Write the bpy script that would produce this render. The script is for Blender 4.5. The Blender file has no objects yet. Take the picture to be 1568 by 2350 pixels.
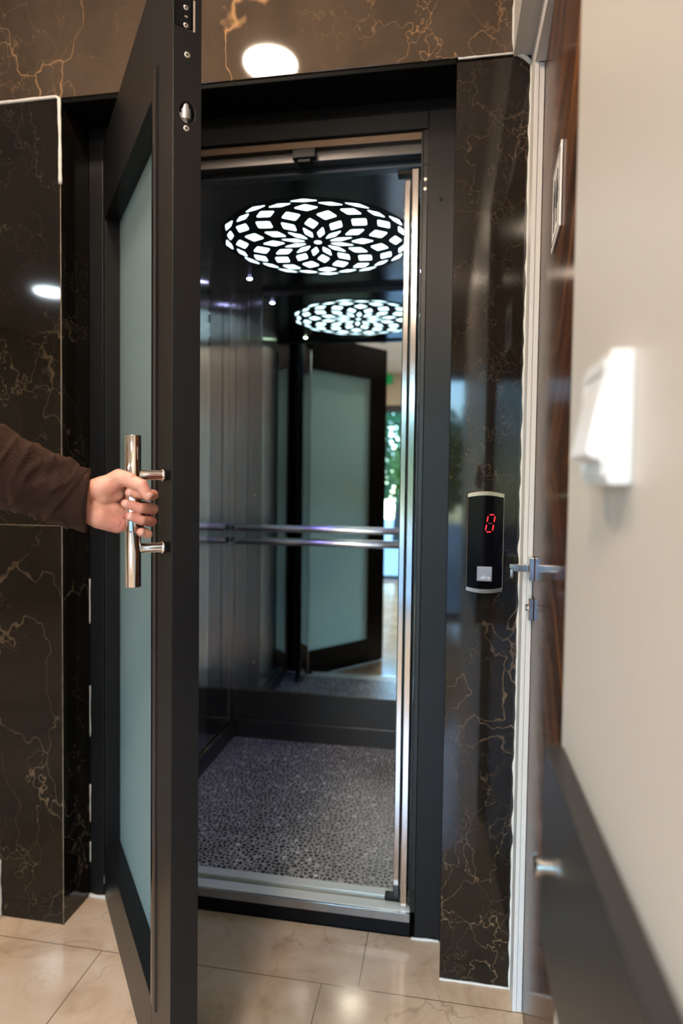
import bpy, bmesh, math, random
from math import sin, cos, pi, radians, sqrt
from mathutils import Vector, Matrix, noise
random.seed(7)
S = bpy.context.scene
C = S.collection

# ------------------------------------------------------------------ camera
cam = bpy.data.cameras.new('camera'); camo = bpy.data.objects.new('camera', cam); C.objects.link(camo)
cr, cu, cf = Vector((.9856295, .16841607, .01305802)), Vector((-.01929006, .03542094, .99918629)), Vector((-.1678165, .98507938, -.03816068))
M = Matrix((cr, cu, -cf)).transposed().to_4x4(); M.translation = Vector((0, -1.505, 1.199))
camo.matrix_world = M
cam.sensor_fit = 'VERTICAL'; cam.sensor_height = 36; cam.lens = 1430/2350*36
cam.clip_start = .02; cam.clip_end = 200
cam.dof.use_dof = True; cam.dof.focus_distance = 1.22; cam.dof.aperture_fstop = 2.2
S.camera = camo
# ------------------------------------------------------------------ world
W = bpy.data.worlds.new('world'); S.world = W; W.use_nodes = True
wn = W.node_tree; bg = wn.nodes['Background']
sky = wn.nodes.new('ShaderNodeTexSky'); sky.sky_type = 'NISHITA'; sky.sun_disc = False
sky.sun_elevation = radians(38); sky.sun_rotation = radians(200); sky.air_density = 1.2; sky.dust_density = 1.0
tint = wn.nodes.new('ShaderNodeMix'); tint.data_type = 'RGBA'; tint.blend_type = 'MULTIPLY'; tint.inputs[0].default_value = 1; tint.inputs[7].default_value = (.62, .88, 1.2, 1)
wn.links.new(sky.outputs[0], tint.inputs[6]); wn.links.new(tint.outputs[2], bg.inputs[0]); bg.inputs[1].default_value = 2.0
# ------------------------------------------------------------------ exposure
S.view_settings.view_transform = 'Standard'; S.view_settings.look = 'None'
S.view_settings.exposure = 0.18; S.view_settings.gamma = 1; S.view_settings.use_curve_mapping = False
LAMP_E = 200.0; WARM = (1.0, .81, .62); COOL = (.80, .93, 1.0)

# ------------------------------------------------------------------ materials
def mat(name, col=(.5, .5, .5), rough=.5, metal=0., spec=.5, coat=0., emit=None, es=1., bump=None, mottle=None, ior=1.5, coat_r=.05):
    m = bpy.data.materials.new(name); m.use_nodes = True; nt = m.node_tree; b = nt.nodes['Principled BSDF']
    b.inputs['Base Color'].default_value = (*col, 1); b.inputs['Roughness'].default_value = rough
    b.inputs['Metallic'].default_value = metal; b.inputs['Specular IOR Level'].default_value = spec
    b.inputs['Coat Weight'].default_value = coat; b.inputs['Coat Roughness'].default_value = coat_r; b.inputs['IOR'].default_value = ior
    if emit:
        b.inputs['Emission Color'].default_value = (*emit, 1); b.inputs['Emission Strength'].default_value = es
    tc = nt.nodes.new('ShaderNodeTexCoord')
    if mottle:
        sc, amt = mottle
        n = nt.nodes.new('ShaderNodeTexNoise'); n.inputs['Scale'].default_value = sc; n.inputs['Detail'].default_value = 6
        nt.links.new(tc.outputs['Object'], n.inputs[0])
        mx = nt.nodes.new('ShaderNodeMix'); mx.data_type = 'RGBA'; mx.blend_type = 'MULTIPLY'; mx.inputs[0].default_value = 1
        rp = nt.nodes.new('ShaderNodeValToRGB'); rp.color_ramp.elements[0].color = (1-amt,)*3+(1,); rp.color_ramp.elements[1].color = (1, 1, 1, 1)
        nt.links.new(n.outputs[0], rp.inputs[0]); mx.inputs[6].default_value = (*col, 1)
        nt.links.new(rp.outputs[0], mx.inputs[7]); nt.links.new(mx.outputs[2], b.inputs['Base Color'])
    if bump:
        sc, st, scale3 = bump
        mp = nt.nodes.new('ShaderNodeMapping'); mp.inputs['Scale'].default_value = scale3
        n = nt.nodes.new('ShaderNodeTexNoise'); n.inputs['Scale'].default_value = sc; n.inputs['Detail'].default_value = 4
        bp = nt.nodes.new('ShaderNodeBump'); bp.inputs['Strength'].default_value = st; bp.inputs['Distance'].default_value = .001
        nt.links.new(tc.outputs['Object'], mp.inputs[0]); nt.links.new(mp.outputs[0], n.inputs[0])
        nt.links.new(n.outputs[0], bp.inputs['Height']); nt.links.new(bp.outputs[0], b.inputs['Normal'])
    return m

class NT:
    """tiny helper to wire shader nodes"""
    def __init__(s, m): s.nt = m.node_tree; s.b = s.nt.nodes['Principled BSDF']; s.tc = s.nt.nodes.new('ShaderNodeTexCoord').outputs['Object']
    def n(s, t, ins=None, **kw):
        x = s.nt.nodes.new(t)
        for k, v in kw.items(): setattr(x, k, v)
        for k, v in (ins or {}).items():
            if isinstance(v, bpy.types.NodeSocket): s.nt.links.new(v, x.inputs[k])
            else: x.inputs[k].default_value = v
        return x
    def ramp(s, v, stops, interp='LINEAR'):
        r = s.nt.nodes.new('ShaderNodeValToRGB'); r.color_ramp.interpolation = interp
        while len(r.color_ramp.elements) < len(stops): r.color_ramp.elements.new(.5)
        for e, (p, c) in zip(r.color_ramp.elements, stops):
            e.position = p; e.color = (*c, 1) if isinstance(c, tuple) else (c, c, c, 1)
        s.nt.links.new(v, r.inputs[0]); return r.outputs[0]
    def mix(s, f, a, b, bl='MIX'):
        x = s.nt.nodes.new('ShaderNodeMix'); x.data_type = 'RGBA'; x.blend_type = bl
        for i, v in ((0, f), (6, a), (7, b)):
            if isinstance(v, bpy.types.NodeSocket): s.nt.links.new(v, x.inputs[i])
            else: x.inputs[i].default_value = (*v, 1) if isinstance(v, tuple) else v
        return x.outputs[2]
    def math(s, op, a, b=0.):
        x = s.nt.nodes.new('ShaderNodeMath'); x.operation = op
        for i, v in enumerate((a, b)):
            if isinstance(v, bpy.types.NodeSocket): s.nt.links.new(v, x.inputs[i])
            else: x.inputs[i].default_value = v
        return x.outputs[0]

def marble_mat(name, seed, dark=(.006, .005, .004), light=(.019, .0145, .011), vein=(.30, .19, .11), rough=.05, scale=1.0, vein_amt=1.0):
    m = mat(name, rough=rough); t = NT(m)
    mp = t.n('ShaderNodeMapping', {'Vector': t.tc, 'Location': (seed*3.7, seed*1.3, seed*2.1), 'Scale': (scale, scale, scale*.8)}).outputs[0]
    n1 = t.n('ShaderNodeTexNoise', {'Vector': mp, 'Scale': 2.2, 'Detail': 8., 'Roughness': .62}).outputs[0]
    base = t.mix(t.ramp(n1, [(.35, 0.), (.68, 1.)]), dark, light)
    col = base
    for k, (vs, th, warp, ms, amt) in enumerate([(2.3, .0045, .34, 1.1, 1.), (4.2, .0060, .26, 1.9, .7), (8., .008, .14, 2.6, .22)]):
        nc = t.n('ShaderNodeTexNoise', {'Vector': mp, 'Scale': 3.2+k*3, 'Detail': 4.5, 'Roughness': .58}).outputs['Color']
        sb = t.n('ShaderNodeVectorMath', {0: nc, 1: (.5, .5, .5)}, operation='SUBTRACT').outputs[0]
        sc = t.n('ShaderNodeVectorMath', {0: sb}, operation='SCALE'); sc.inputs['Scale'].default_value = warp*1.6
        ad = t.n('ShaderNodeVectorMath', {0: mp, 1: sc.outputs[0]}, operation='ADD').outputs[0]
        v = t.n('ShaderNodeTexVoronoi', {'Vector': ad, 'Scale': vs}, feature='DISTANCE_TO_EDGE').outputs[0]
        wid = t.n('ShaderNodeTexNoise', {'Vector': mp, 'Scale': 6., 'Detail': 3.}).outputs[0]
        vv = t.math('DIVIDE', v, t.math('ADD', t.math('MULTIPLY', t.ramp(wid, [(.56, 0.), (.78, 1.)]), 2.2), .5))
        line = t.ramp(vv, [(0., 1.), (th, .45), (th*2.4, 0.)])
        mk = t.ramp(t.n('ShaderNodeTexNoise', {'Vector': mp, 'Scale': ms, 'Detail': 3., 'W': 3.+k}, noise_dimensions='4D').outputs[0], [(.40, 0.), (.58, 1.)])
        f = t.math('MULTIPLY', t.math('MULTIPLY', line, mk), amt*vein_amt)
        col = t.mix(f, col, vein)
    t.nt.links.new(col, t.b.inputs['Base Color'])
    t.b.inputs['Specular IOR Level'].default_value = .5
    return m

M_marble_l = marble_mat('marble_left_shaded', 4.4, dark=(.005, .004, .003), light=(.012, .0095, .0075), vein=(.17, .12, .075), vein_amt=.8)  # same marble as the right pillar, its shade put into a darker base
M_marble_r = marble_mat('marble_right', 2.3, vein_amt=.85)
M_marble_l.node_tree.nodes['Principled BSDF'].inputs['Specular IOR Level'].default_value = .36
M_marble_t = marble_mat('marble_lintel_lit', 5.1, dark=(.036, .025, .017), light=(.096, .066, .045), vein=(.46, .26, .12), scale=.8, vein_amt=1.)  # same marble again, lighter base carries the light mirrored from the ceiling
M_frame = mat('dark_powder_coat', (.008, .0078, .0085), .34, 0, .24, bump=(900, .12, (1, 1, 1)))
M_frame2 = mat('dark_satin_steel', (.009, .0085, .0085), .32, .1, .4, bump=(900, .08, (1, 1, 1)))
M_black = mat('black_plastic', (.004, .004, .005), .45, 0, .15)
M_chrome = mat('chrome', (.78, .76, .74), .05, 1.)
M_chrome_b = mat('polished_strip', (.72, .68, .66), .12, 1.)
M_steel = mat('brushed_stainless', (.40, .40, .41), .18, 1., mottle=(3, .05))
_t = M_steel.node_tree; _b = _t.nodes['Principled BSDF']; _b.inputs['Anisotropic'].default_value = .9
_g = _t.nodes.new('ShaderNodeTangent'); _g.direction_type = 'RADIAL'; _g.axis = 'Z'; _t.links.new(_g.outputs[0], _b.inputs['Tangent'])
M_steel_d = mat('dark_stainless', (.10, .095, .095), .30, .8, bump=(60, .15, (40, 40, .6)))
M_darkmirror = mat('black_glass_wall', (.25, .265, .28), .06, 1.)
M_mirror = mat('mirror_silver', (.66, .76, .78), .004, 1.)
M_alu = mat('anodised_aluminium', (.80, .84, .78), .45, .2, bump=(200, .1, (.3, 30, 30)))
M_alu_f = mat('sill_face_steel', (.42, .44, .47), .22, .9)
M_frost = mat('frosted_glass', (.42, .52, .52), .30, 0, .5, mottle=(1.5, .10))
_t = M_frost.node_tree; _m = _t.nodes.new('ShaderNodeMixShader'); _s = _t.nodes.new('ShaderNodeBsdfTranslucent'); _s.inputs[0].default_value = (.70, .86, .86, 1); _m.inputs[0].default_value = .5
_t.links.new(_t.nodes['Principled BSDF'].outputs[0], _m.inputs[1]); _t.links.new(_s.outputs[0], _m.inputs[2]); _t.links.new(_m.outputs[0], _t.nodes['Material Output'].inputs[0])
M_wall = mat('beige_plaster', (.585, .545, .505), .42, 0, .4, mottle=(3, .04), bump=(60, .08, (1, 1, 1)))
M_wall2 = mat('lobby_plaster', (.48, .40, .32), .7, mottle=(2, .06))
M_ceil = mat('ceiling_paint', (.75, .68, .60), .7, mottle=(2, .04))
M_white = mat('white_lacquer', (.72, .68, .66), .35, mottle=(8, .05))
M_caulk = mat('white_caulk', (.75, .72, .68), .6, mottle=(60, .25))
M_switch = mat('white_switch_plastic', (.78, .78, .80), .3, mottle=(20, .03))
M_screw = mat('zinc_screw', (.62, .58, .52), .3, .9, mottle=(300, .2))
M_panel = mat('grey_laminate', (.030, .029, .029), .34, 0, .35, mottle=(4, .1))
M_cap = mat('cabin_ceiling_gloss', (.012, .012, .014), .16, 0, .5, mottle=(4, .1))
M_cell = mat('lit_acrylic', (.8, .9, .9), .4, emit=(.74, .95, 1.0), es=3.4)
M_red = mat('red_led', (.1, 0, 0), .4, emit=(1., .012, .02), es=2.2)
M_reddim = mat('red_led_dim', (.05, .002, .002), .4, emit=(1., .01, .01), es=.10)
M_gloss_black = mat('black_display_glass', (.002, .002, .003), .06, 0, .12)
M_button = mat('silver_button', (.33, .31, .35), .4, .6, mottle=(400, .3))
M_mark = mat('pale_button_mark', (.75, .73, .76), .4)
M_bronze = mat('rose_steel_band', (.60, .46, .36), .16, 1.)
M_sign = mat('white_sign_plate', (.88, .84, .82), .4, mottle=(30, .03))
M_signb = mat('black_sign_print', (.01, .01, .01), .5)
M_skin = mat('skin', (.56, .27, .185), .42, 0, .45)
M_nail = mat('fingernail', (.66, .36, .30), .25)
M_brown = mat('brown_wool', (.050, .020, .011), .85, 0, .2)
M_trouser = mat('dark_trouser_cloth', (.02, .02, .025), .9, mottle=(200, .3))
M_shoe = mat('black_leather', (.012, .01, .009), .35, mottle=(60, .2))
M_hair = mat('dark_hair', (.012, .008, .006), .55, bump=(60, .6, (1, 1, .1)))
M_eye = mat('eye_white', (.7, .68, .65), .2, mottle=(50, .05))
M_green = mat('green_sign_light', (.0, .25, .08), .4, emit=(.0, .5, .12), es=.22)
M_lampW = mat('warm_lamp_diffuser', (.8, .7, .6), .4, emit=WARM, es=LAMP_E)
M_lampC = mat('cool_lamp_diffuser', (.7, .8, .8), .4, emit=COOL, es=LAMP_E*.8)
M_ring = mat('white_lamp_ring', (.7, .68, .65), .4, mottle=(20, .03))
M_ledV = mat('blue_white_led', (.8, .8, 1), .3, emit=(.55, .55, 1.), es=60)
M_ledY = mat('green_white_led', (.8, 1, .8), .3, emit=(.75, 1., .6), es=25)
M_pave = mat('grey_paving', (.33, .33, .32), .8, mottle=(6, .4), bump=(30, .5, (1, 1, 1)))
M_leafA = mat('green_leaves', (.07, .17, .035), .5, mottle=(4, .5))
M_leafB = mat('yellow_green_leaves', (.22, .30, .04), .5, mottle=(4, .5))
M_bark = mat('bark', (.10, .07, .05), .9, mottle=(30, .5))
M_doorframe_out = mat('black_window_frame', (.012, .013, .015), .4, mottle=(10, .1))

# clear pane: fresnel mix of transparent and glossy
M_pane = bpy.data.materials.new('clear_glass'); M_pane.use_nodes = True
nt = M_pane.node_tree; nt.nodes.remove(nt.nodes['Principled BSDF'])
tr = nt.nodes.new('ShaderNodeBsdfTransparent'); tr.inputs[0].default_value = (.88, .95, .95, 1); gl = nt.nodes.new('ShaderNodeBsdfGlossy'); gl.inputs['Roughness'].default_value = .01
fr = nt.nodes.new('ShaderNodeFresnel'); mx = nt.nodes.new('ShaderNodeMixShader')
nt.links.new(fr.outputs[0], mx.inputs[0]); nt.links.new(tr.outputs[0], mx.inputs[1]); nt.links.new(gl.outputs[0], mx.inputs[2]); nt.links.new(mx.outputs[0], nt.nodes['Material Output'].inputs[0])

def wood_mat():
    m = mat('walnut_veneer', rough=.14, spec=.5, ior=1.035); t = NT(m)
    xyz = t.n('ShaderNodeSeparateXYZ', {0: t.tc})
    wob = t.n('ShaderNodeTexNoise', {'Vector': t.tc, 'Scale': 3.0, 'Detail': 2.}).outputs[0]
    v = t.math('ADD', t.math('ABSOLUTE', t.math('SUBTRACT', xyz.outputs[2], 1.24)), t.math('MULTIPLY', wob, .18))
    ca, sa = cos(radians(30)), sin(radians(30))
    along = t.math('ADD', t.math('MULTIPLY', xyz.outputs[0], ca), t.math('MULTIPLY', v, sa))
    across = t.math('SUBTRACT', t.math('MULTIPLY', v, ca), t.math('MULTIPLY', xyz.outputs[0], sa))
    cmb = t.n('ShaderNodeCombineXYZ', {0: t.math('MULTIPLY', along, 1.6), 1: t.math('MULTIPLY', across, 12.), 2: 0.})
    n = t.n('ShaderNodeTexNoise', {'Vector': cmb.outputs[0], 'Scale': 1.0, 'Detail': 7., 'Roughness': .62, 'Distortion': .35}).outputs[0]
    col = t.ramp(n, [(.32, (.022, .009, .006)), (.46, (.062, .025, .014)), (.56, (.13, .050, .020)), (.68, (.25, .105, .038))])
    t.nt.links.new(col, t.b.inputs['Base Color']); 
    return m
M_wood = wood_mat()

def floor_mat():
    m = mat('beige_marble_tiles', rough=.12); t = NT(m)
    mp = t.n('ShaderNodeMapping', {'Vector': t.tc, 'Location': (.857, .067, 0)}).outputs[0]
    br = t.n('ShaderNodeTexBrick', {'Vector': mp, 'Color1': (1, 1, 1, 1), 'Color2': (.90, .90, .90, 1), 'Mortar': (0, 0, 0, 1), 'Scale': 1., 'Mortar Size': .0013, 'Mortar Smooth': .3, 'Brick Width': .578, 'Row Height': .578}, offset=.845, offset_frequency=2)
    n = t.n('ShaderNodeTexNoise', {'Vector': t.tc, 'Scale': 5., 'Detail': 8., 'Roughness': .6, 'Distortion': 1.2}).outputs[0]
    col = t.ramp(n, [(.30, (.44, .31, .205)), (.5, (.61, .46, .33)), (.68, (.68, .545, .42))])
    nc = t.n('ShaderNodeTexNoise', {'Vector': t.tc, 'Scale': 6., 'Detail': 6.}).outputs['Color']
    sc = t.n('ShaderNodeVectorMath', {0: nc}, operation='SCALE'); sc.inputs['Scale'].default_value = .35
    ad = t.n('ShaderNodeVectorMath', {0: t.tc, 1: sc.outputs[0]}, operation='ADD').outputs[0]
    v = t.n('ShaderNodeTexVoronoi', {'Vector': ad, 'Scale': 5.}, feature='DISTANCE_TO_EDGE').outputs[0]
    mk = t.ramp(t.n('ShaderNodeTexNoise', {'Vector': t.tc, 'Scale': 3.}).outputs[0], [(.45, 0.), (.65, 1.)])
    col = t.mix(t.math('MULTIPLY', t.math('MULTIPLY', t.ramp(v, [(0., 1.), (.025, 0.)]), mk), .45), col, (.24, .16, .10))
    col = t.mix(.35, col, t.mix(1., col, br.outputs[0], 'MULTIPLY'))
    col = t.mix(br.outputs[1], col, (.13, .09, .06))
    t.nt.links.new(col, t.b.inputs['Base Color'])
    return m
M_floor = floor_mat()

def mat_floor_cabin():
    m = mat('pebble_print_vinyl', rough=.42); t = NT(m)
    nc = t.n('ShaderNodeTexNoise', {'Vector': t.tc, 'Scale': 60., 'Detail': 2.}).outputs['Color']
    sc = t.n('ShaderNodeVectorMath', {0: nc}, operation='SCALE'); sc.inputs['Scale'].default_value = .006
    ad = t.n('ShaderNodeVectorMath', {0: t.tc, 1: sc.outputs[0]}, operation='ADD').outputs[0]
    v = t.n('ShaderNodeTexVoronoi', {'Vector': ad, 'Scale': 66., 'Randomness': .9}, feature='DISTANCE_TO_EDGE').outputs[0]
    f = t.ramp(v, [(.085, 1.), (.15, 0.)])
    tone = t.ramp(t.n('ShaderNodeTexNoise', {'Vector': t.tc, 'Scale': 5., 'Detail': 4.}).outputs[0], [(.35, (.42, .40, .37)), (.65, (.66, .64, .60))])
    col = t.mix(f, (.010, .009, .009), tone)
    vs = t.n('ShaderNodeTexVoronoi', {'Vector': ad, 'Scale': 19., 'Randomness': 1.}, feature='F1')
    spot = t.ramp(vs.outputs[0], [(.13, 1.), (.17, 0.)])
    col = t.mix(spot, col, (.80, .78, .74))
    t.nt.links.new(col, t.b.inputs['Base Color'])
    return m
M_vinyl = mat_floor_cabin()

# skin and wool detail
t = NT(M_skin)
n = t.n('ShaderNodeTexNoise', {'Vector': t.tc, 'Scale': 26., 'Detail': 5.}).outputs[0]
t.nt.links.new(t.ramp(n, [(.35, (.57, .225, .18)), (.65, (.68, .345, .25))]), t.b.inputs['Base Color'])
t.b.inputs['Subsurface Weight'].default_value = .12; t.b.inputs['Subsurface Radius'].default_value = (.012, .004, .002)
n2 = t.n('ShaderNodeTexNoise', {'Vector': t.tc, 'Scale': 420., 'Detail': 3.}).outputs[0]
bp = t.n('ShaderNodeBump', {'Height': n2, 'Strength': .10, 'Distance': .001}); t.nt.links.new(bp.outputs[0], t.b.inputs['Normal'])
t = NT(M_brown)
w1 = t.n('ShaderNodeTexWave', {'Vector': t.n('ShaderNodeMapping', {'Vector': t.tc, 'Rotation': (0, .7, .4)}).outputs[0], 'Scale': 110., 'Distortion': 1.5, 'Detail': 2.}).outputs[1]
n1 = t.n('ShaderNodeTexNoise', {'Vector': t.tc, 'Scale': 30., 'Detail': 6.}).outputs[0]
cc = t.mix(t.math('MULTIPLY', w1, .6), (.026, .0095, .0052), (.006, .003, .0024))
t.nt.links.new(t.mix(.5, cc, t.mix(1., cc, t.ramp(n1, [(.3, .5), (.7, 1.3)]), 'MULTIPLY')), t.b.inputs['Base Color'])
bp = t.n('ShaderNodeBump', {'Height': w1, 'Strength': .45, 'Distance': .001}); t.nt.links.new(bp.outputs[0], t.b.inputs['Normal'])
t.b.inputs['Sheen Weight'].default_value = .12; t.b.inputs['Sheen Tint'].default_value = (.8, .4, .25, 1)

# ------------------------------------------------------------------ geometry helpers
def obj(name, bm, m, parent=None, smooth=False, bevel=0, loc=None, rotz=0):
    bmesh.ops.recalc_face_normals(bm, faces=bm.faces)
    me = bpy.data.meshes.new(name); bm.to_mesh(me); bm.free()
    if m: me.materials.append(m)
    o = bpy.data.objects.new(name, me); C.objects.link(o)
    if parent: o.parent = parent
    if loc: o.location = loc
    o.rotation_euler[2] = rotz
    if smooth:
        for p in me.polygons: p.use_smooth = True
    if bevel:
        b = o.modifiers.new('bevel', 'BEVEL'); b.width = bevel; b.segments = 2; b.limit_method = 'ANGLE'; b.angle_limit = radians(40)
        b.harden_normals = False
    return o
def bx(bm, x0, x1, y0, y1, z0, z1):
    vs = [bm.verts.new((x, y, z)) for x in (x0, x1) for y in (y0, y1) for z in (z0, z1)]
    for f in ((0, 1, 3, 2), (4, 6, 7, 5), (0, 4, 5, 1), (2, 3, 7, 6), (0, 2, 6, 4), (1, 5, 7, 3)): bm.faces.new([vs[i] for i in f])
def box(name, x0, x1, y0, y1, z0, z1, m, parent=None, bevel=0, **k):
    bm = bmesh.new(); bx(bm, x0, x1, y0, y1, z0, z1); return obj(name, bm, m, parent, bevel=bevel, **k)
def frame_of(d):
    d = Vector(d).normalized(); a = Vector((0, 0, 1)) if abs(d.z) < .9 else Vector((1, 0, 0))
    u = d.cross(a).normalized(); return d, u, d.cross(u)
def lathe(bm, p0, d, prof, n=32, cap=True):
    """prof: list of (distance along d, radius)"""
    d, u, v = frame_of(d); p0 = Vector(p0); rings = []
    for h, r in prof:
        rings.append([bm.verts.new(p0+d*h+(u*cos(2*pi*i/n)+v*sin(2*pi*i/n))*max(r, 1e-5)) for i in range(n)])
    for a, b in zip(rings, rings[1:]):
        for i in range(n): bm.faces.new((a[i], a[(i+1) % n], b[(i+1) % n], b[i]))
    if cap: bm.faces.new(rings[0][::-1]); bm.faces.new(rings[-1])
def cyl(name, p0, p1, r, m, parent=None, n=32, ch=.0008, smooth=False):
    bm = bmesh.new(); L = (Vector(p1)-Vector(p0)).length
    lathe(bm, p0, Vector(p1)-Vector(p0), [(0, r-ch), (ch, r), (L-ch, r), (L, r-ch)], n)
    o = obj(name, bm, m, parent)
    for p in o.data.polygons: p.use_smooth = len(p.vertices) == 4
    return o
def empty(name, loc=(0, 0, 0), rotz=0):
    o = bpy.data.objects.new(name, None); C.objects.link(o); o.location = loc; o.rotation_euler[2] = rotz; o.empty_display_size = .05; return o
def tag(o, label, cat, group=None):
    o['label'] = label; o['category'] = cat
    if group: o['group'] = group
    return o
def struct(o): o['kind'] = 'structure'; return o
def prism(bm, pts, z0, z1, f=lambda x, y, z: (x, y, z)):
    a = [bm.verts.new(f(x, y, z0)) for x, y in pts]; b = [bm.verts.new(f(x, y, z1)) for x, y in pts]
    bm.faces.new(a[::-1]); bm.faces.new(b)
    for i in range(len(pts)): j = (i+1) % len(pts); bm.faces.new((a[i], a[j], b[j], b[i]))

H = 2.2; XL = -1.009; XR = .002; YF = .128; XW = .128; CZ = .065; YB = 1.178; CL = -.945; CR = 0.0; ZT = 2.064; LH = 2.70
# ------------------------------------------------------------------ room shell
struct(box('floor', -4.3, 1.1, -4.3, YF, -.12, 0, M_floor))
struct(box('ceiling', -4.42, 1.2, -4.45, 0.30, LH, LH+.12, M_ceil))
# elevator wall
o = struct(box('wall_elevator_left', -4.3, -1.205, .02, .30, 0, LH, M_wall2))
o = struct(box('wall_elevator_pillar_left', -1.205, XL, 0, .30, 0, H, M_marble_l, bevel=.003))
o = struct(box('wall_elevator_pillar_right', XR, .168, 0, .30, 0, H-.012, M_marble_r))
o = struct(box('wall_elevator_lintel', -1.205, .20, .002, .128, H+.001, LH, M_marble_t, bevel=.0015))
# right wall with the niche of the wooden door
bm = bmesh.new()
bx(bm, XW, .30, -4.3, -.80, 0, LH)
bx(bm, XW, .30, -.80, .0, H-.012, LH)
struct(obj('wall_right', bm, M_wall, bevel=.002))
struct(box('wall_niche', .190, .30, -.045, -.0, 0, H-.012, M_wall, bevel=.002))
struct(box('wall_shaft_right', .168, .30, .0, .30, 0, H-.012, M_wall2))
M_shaft = mat('raw_concrete', (.22, .21, .20), .9, mottle=(5, .3))
bm = bmesh.new(); bx(bm, -1.35, .42, 1.32, 1.42, -.15, 2.95); bx(bm, -1.35, -1.21, .30, 1.32, -.15, 2.95); bx(bm, .30, .42, .30, 1.32, -.15, 2.95); bx(bm, -1.21, .30, .30, 1.32, 2.85, 2.95); bx(bm, -1.21, .30, .13, 1.32, -.25, -.13)
struct(obj('wall_shaft', bm, M_shaft))
struct(box('wall_left', -4.42, -4.3, -4.3, .3, 0, LH, M_wall2))
struct(box('wall_room_beyond', 1.1, 1.2, -4.3, .3, 0, LH, M_wall2))
# rear wall with glazed entrance
bm = bmesh.new()
bx(bm, -4.3, -2.3, -4.45, -4.3, 0, LH); bx(bm, .55, 1.1, -4.45, -4.3, 0, LH); bx(bm, -2.3, .55, -4.45, -4.3, 2.29, LH)
struct(obj('wall_rear', bm, M_wall2))
bm = bmesh.new()
xs = [-2.3, -1.62, -.42, .55]
for x in xs: bx(bm, x-.03 if x > -2.3 else x, x+.03 if x < .55 else x, -4.40, -4.34, 0, 2.29)
bx(bm, -2.3, .55, -4.40, -4.34, 2.2, 2.29); bx(bm, -2.3, .55, -4.40, -4.34, .0, .05)
wf = struct(obj('window_1', bm, M_doorframe_out))
for a, b in zip(xs, xs[1:]):
    box('pane', a+.03, b-.03, -4.374, -4.366, .05, 2.2, M_pane, wf)
struct(box('ground', -14, 12, -22, -4.45, -.16, -.04, M_pave))

# caulk and edge trims (irregular white beads)
def bead(name, pts, r, wob=.0006, m=M_caulk, seg=.012, n=8):
    bm = bmesh.new(); P = []
    for a, b in zip(pts, pts[1:]):
        a, b = Vector(a), Vector(b); k = max(2, int((b-a).length/seg))
        P += [a.lerp(b, i/k) for i in range(k)]
    P.append(Vector(pts[-1])); prev = None; rings = []
    for i, p in enumerate(P):
        d = (P[min(i+1, len(P)-1)]-P[max(i-1, 0)]); d, u, v = frame_of(d)
        q = p + Vector((noise.noise(p*23), 0, noise.noise(p*31+Vector((5, 5, 5)))))*wob
        rr = r*(1+.45*noise.noise(p*40))
        rings.append([bm.verts.new(q+(u*cos(2*pi*j/n)+v*sin(2*pi*j/n))*rr) for j in range(n)])
    for a, b in zip(rings, rings[1:]):
        for j in range(n): bm.faces.new((a[j], a[(j+1) % n], b[(j+1) % n], b[j]))
    bm.faces.new(rings[0][::-1]); bm.faces.new(rings[-1])
    return struct(obj(name, bm, m, smooth=True))
bead('trim_1', [(.1285, -.002, LH), (.1285, -.002, H+.02), (.131, -.003, H-.006), (.150, -.003, H-.014), (.167, -.003, H-.03)], .0045, .003)
bead('trim_2', [(XR+.002, -.001, H-.004), (.13, -.001, H-.004)], .0025, .0008)
bead('trim_3', [(.1685, -.002, H-.03), (.1685, -.002, 0)], .003, .0035)
bead('trim_4', [(XR, -.001, .0015), (.168, -.001, .0015)], .0028, .002)
M_edge = mat('pale_edge', (.26, .19, .13), .3, mottle=(30, .4))
bead('trim_5', [(-1.204, -.001, H+.001), (XL-.012, -.002, H+.002), (XL-.003, -.002, H-.003), (XL-.0015, -.001, H-.10), (XL-.001, -.0008, H-.22)], .0042, .0004, M_caulk)
bead('trim_6', [(-1.205, -.001, .16), (-1.206, -.003, .05), (-1.203, -.003, .0)], .008, .006)
for k, (z0, z1) in enumerate(((.93, .80), (.62, .47), (.33, .22), (.16, .10))):
    bead('trim_7' if k == 0 else 'trim_7%d' % k, [(XL+.0008, YF-.0005, z0), (XL+.001, YF-.0005, z1)], .0016, .0015)
bead('trim_8', [(XL-.001, 0, H-.2), (XL-.0005, 0, .0)], .0013, .0002, M_edge)
bead('trim_9', [(-1.205, -.0002, 1.089), (XL-.002, -.0002, 1.089)], .0009, .0003, M_edge)
bead('trim_10', [(XL+.001, YF-.004, .003), (-.96, YF-.006, .002), (-.93, YF-.006, .001)], .005, .004)
bead('trim_11', [(-.075, YF-.004, .001), (XR-.004, YF-.003, .003)], .0035, .004)

# ------------------------------------------------------------------ landing door frame
LF = empty('landing_door_frame', (-.5, YF, 0)); 
tag(LF, 'fixed black steel frame lining the elevator opening between the marble pillars', 'door frame')
def lf(o):
    o.parent = LF; o.matrix_parent_inverse = Matrix.Translation((.5, -YF, 0)); return o
JR = -.066; FZ = 2.118
bm = bmesh.new(); bx(bm, JR, XR+.0003, YF, YF+.055, 0, H+.06); 
lf(obj('jamb', bm, M_frame, bevel=.0015))
bm = bmesh.new(); bx(bm, -.0785, JR-.0004, YF+.006, YF+.055, CZ, FZ)
lf(obj('hinge_strip', bm, M_frame2, bevel=.001))
bm = bmesh.new(); bx(bm, -.0800, -.0785, YF+.004, YF+.050, CZ+.01, FZ-.01); lf(obj('seal', bm, M_frame2))
bm = bmesh.new(); bx(bm, XL+.0005, -.966, YF, YF+.055, 0, H+.06); lf(obj('jamb', bm, M_frame, bevel=.0015))
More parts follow.
